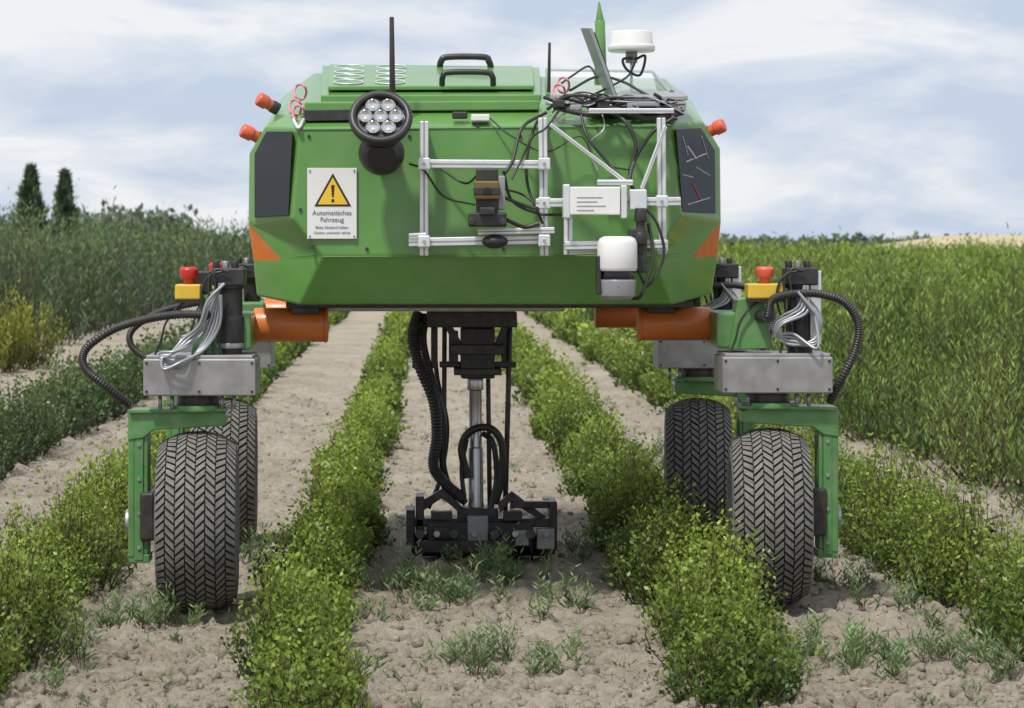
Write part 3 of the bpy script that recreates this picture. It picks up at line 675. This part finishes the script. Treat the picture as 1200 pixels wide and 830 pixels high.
field('conifer_nursery_field',(-30,-4.3),(17,140),1.0,0.80,lambda x,y:1.74+0.24*np.clip((-x-4)/3,0,1)+0.6*(vnoise(x,y,4,9)-0.3),0.58,
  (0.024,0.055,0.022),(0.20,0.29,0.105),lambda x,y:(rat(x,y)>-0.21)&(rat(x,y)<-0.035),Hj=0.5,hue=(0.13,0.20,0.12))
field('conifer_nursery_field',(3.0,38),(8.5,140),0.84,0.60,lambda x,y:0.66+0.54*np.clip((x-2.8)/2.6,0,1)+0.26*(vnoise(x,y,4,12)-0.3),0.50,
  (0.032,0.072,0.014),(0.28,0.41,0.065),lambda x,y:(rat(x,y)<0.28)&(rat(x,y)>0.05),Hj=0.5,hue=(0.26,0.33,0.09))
field('distant_shrubs',(-9,9),(62,140),1.6,0.9,lambda x,y:1.0+0*x,0.6,(0.03,0.055,0.02),(0.11,0.17,0.05),lambda x,y:np.abs(x/y)<0.06)
merge('golden_conifer',[plants(np.array([-4.22,-4.05,-4.35]),np.array([22.6,23.4,21.8]),np.array([0.98,0.8,0.85]),0.34,40,30,0.07,0.020,0.55,(0.10,0.12,0.02),(0.40,0.43,0.05),0.05,0.4,0.9,0.4,0.02)],NEEDLE)
BARK=mat('bark',(0.09,0.065,0.045),0.9)
def cypress(x,y,H,R):
    nL=6500; t=rng.random(nL)**0.9; prof=np.sin(np.clip(t*0.90+0.10,0,1)**0.55*np.pi)**0.9+0.04
    az=rng.random(nL)*2*np.pi; rr=R*prof*np.sqrt(0.3+0.7*rng.random(nL))
    lump=1+0.34*np.sin(az*3+t*14)+0.2*np.sin(az*2-t*31)
    pos=np.stack([x+rr*lump*np.cos(az),y+rr*lump*np.sin(az),0.2+t*(H-0.3)],-1)
    d=np.stack([np.cos(az)*0.5,np.sin(az)*0.5,np.ones(nL)],-1)+rng.normal(size=(nL,3))*0.3
    co,fa=leafquads(pos,d,0.32*(0.5+0.9*rng.random(nL)),0.08*np.ones(nL))
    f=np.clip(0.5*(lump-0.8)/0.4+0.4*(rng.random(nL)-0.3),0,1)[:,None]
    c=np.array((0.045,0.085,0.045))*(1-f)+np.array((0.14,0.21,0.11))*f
    o=merge('columnar_conifer',[(co,fa,np.repeat(c,4,0))],NEEDLE)
    e_=cyl('trunk',(x,y,-0.1),(x,y,H*0.7),0.11,BARK,r2=0.03,seg=10,bev=0); e_.parent=o; e_.matrix_parent_inverse=Matrix.Identity(4)
cypress((36-500)*110/3000,107,1.31+88*110/3000,0.60)
cypress((76-500)*110/3000,107,1.31+82*110/3000,0.42)
nT=240; tx=np.concatenate([-52+rng.random(120)*36,-16+rng.random(120)*75]); ty=200+rng.random(nT)*30
hh=np.where(tx<-20,3.9,1.5)*(0.6+0.7*rng.random(nT))
merge('distant_tree_line',[plants(tx,ty,hh,2.4,26,14,0.9,0.5,0.3,(0.07,0.10,0.07),(0.15,0.20,0.12),0.05,0.5,1,0.5,0.2,gz=False,stems=False)],NEEDLE)
GR=mat('ripe_grain',(0.44,0.36,0.22),0.9,0,0.2,0.6,bump=0.5,bscale=6)
gx=np.linspace(14,110,60); gy=np.linspace(142,196,30); GX,GY=np.meshgrid(gx,gy)
GZ=0.4+1.45*np.clip((GY-142)/50,0,1)*np.clip((GX/GY-0.15)/0.06,0,1)+0.12*vnoise(GX,GY,6,20)
gi=np.arange(GX.size).reshape(GX.shape)
npmesh('grain_field',np.stack([GX,GY,GZ],-1).reshape(-1,3),np.stack([gi[:-1,:-1],gi[:-1,1:],gi[1:,1:],gi[1:,:-1]],-1).reshape(-1,4),GR,smooth=True)
def weedspots(spots):
    xs_=[];ys_=[]
    for px_,py_,n_,sp in spots:
        D=F*CH/(py_-VY); X=(px_-VX)*D/F
        for _ in range(n_): xs_.append(X+rng.normal()*sp); ys_.append(D-D0+rng.normal()*sp*2.2)
    return np.array(xs_),np.array(ys_)
wx,wy_=weedspots([(520,700,10,0.10),(590,680,7,0.08),(490,720,4,0.08),(540,780,5,0.08),(640,720,5,0.09),(640,790,6,0.1),(190,740,7,0.06),(100,770,3,0.05),(135,735,3,0.05),(60,822,1,0.02),(1010,770,7,0.08),(1130,790,8,0.08),(985,690,4,0.06),(310,660,4,0.06),(660,650,3,0.06),(1090,720,6,0.1),(560,660,6,0.1),(750,545,6,0.12),(420,800,2,0.04),(650,440,8,0.5),(940,760,4,0.06),(460,690,4,0.05),(1080,800,5,0.08)])
p1=plants(wx,wy_,0.05+0.17*rng.random(len(wx)),0.05+0.05*rng.random(len(wx)),6,13,0.040,0.008,0.35,(0.08,0.13,0.05),(0.26,0.37,0.16),0.05,0.2,0.8,0.4,0.004)
gyy=4+rng.random(300)**1.4*16; gx_=(rng.random(300)*1.2-0.52)*(gyy+3)*0.4
p2=plants(gx_,gyy,0.03+0.04*rng.random(300),0.04,4,5,0.03,0.007,0.4,(0.08,0.13,0.05),(0.22,0.30,0.14),0.05,0.3,0.8,0.4,0.003)
merge('weeds',[p1,p2],WEED)
nS=6000; sy=3.9+rng.random(nS)**1.5*13; sx=(rng.random(nS)*1.2-0.52)*(sy+3)*0.4
pos=np.stack([sx,sy,gh(sx,sy)+0.006],-1); d=rng.normal(size=(nS,3)); d[:,2]*=0.12
co_,fa_=leafquads(pos,d,0.012+0.035*rng.random(nS),0.003*np.ones(nS))
cc=np.array([0.40,0.31,0.20])*(0.3+0.9*rng.random((nS,1)))
merge('straw_litter',[(co_,fa_,np.repeat(cc,4,0))],DRY)

# ---------------------------------------------------------------- world, sun, camera
w=bpy.data.worlds.new('World'); scene.world=w; w.use_nodes=True; n=w.node_tree.nodes; l=w.node_tree.links
bg=n['Background']; bg.inputs['Strength'].default_value=0.1
sk=n.new('ShaderNodeTexSky'); sk.sky_type='NISHITA'; sk.sun_disc=False
EL=math.radians(60); AZ=math.radians(212)
sk.sun_elevation=EL; sk.sun_rotation=AZ
tc=n.new('ShaderNodeTexCoord'); mp=n.new('ShaderNodeMapping'); mp.inputs['Scale'].default_value=(1,1,3.0); mp.inputs['Location'].default_value=(3.3,1.2,0.2)
l.new(tc.outputs['Generated'],mp.inputs['Vector'])
no=n.new('ShaderNodeTexNoise'); no.inputs['Scale'].default_value=10; no.inputs['Detail'].default_value=10; no.inputs['Roughness'].default_value=0.54; no.inputs['Distortion'].default_value=0.35
l.new(mp.outputs[0],no.inputs['Vector'])
rp=n.new('ShaderNodeValToRGB'); e=rp.color_ramp.elements; e[0].position=0.40; e[0].color=(5.7,6.6,8.1,1); e[1].position=0.60; e[1].color=(9.0,9.1,9.4,1)
e3=e.new(0.49); e3.color=(7.0,7.6,8.6,1)
l.new(no.outputs['Fac'],rp.inputs['Fac'])
mx=n.new('ShaderNodeMixRGB'); mx.inputs[0].default_value=0.95
l.new(sk.outputs[0],mx.inputs[1]); l.new(rp.outputs[0],mx.inputs[2]); l.new(mx.outputs[0],bg.inputs['Color'])
sd=bpy.data.lights.new('sun','SUN'); sd.energy=3.9; sd.angle=math.radians(5); sd.color=(1,0.965,0.90)
so=bpy.data.objects.new('sun',sd); scene.collection.objects.link(so); so.location=(0,0,20)
dv=Vector((math.sin(AZ)*math.cos(EL),math.cos(AZ)*math.cos(EL),math.sin(EL)))
so.rotation_euler=dv.to_track_quat('Z','Y').to_euler()
cd=bpy.data.cameras.new('camera'); cam=bpy.data.objects.new('camera',cd); scene.collection.objects.link(cam)
cam.location=(0,-D0,CH); cam.rotation_euler=(math.pi/2,0,0)
cd.sensor_width=36; cd.lens=90; cd.shift_x=(600-VX)/1200; cd.shift_y=-(415-VY)/1200
cd.clip_start=0.1; cd.clip_end=6000
cd.dof.use_dof=True; cd.dof.focus_distance=9.1; cd.dof.aperture_fstop=9
scene.camera=cam
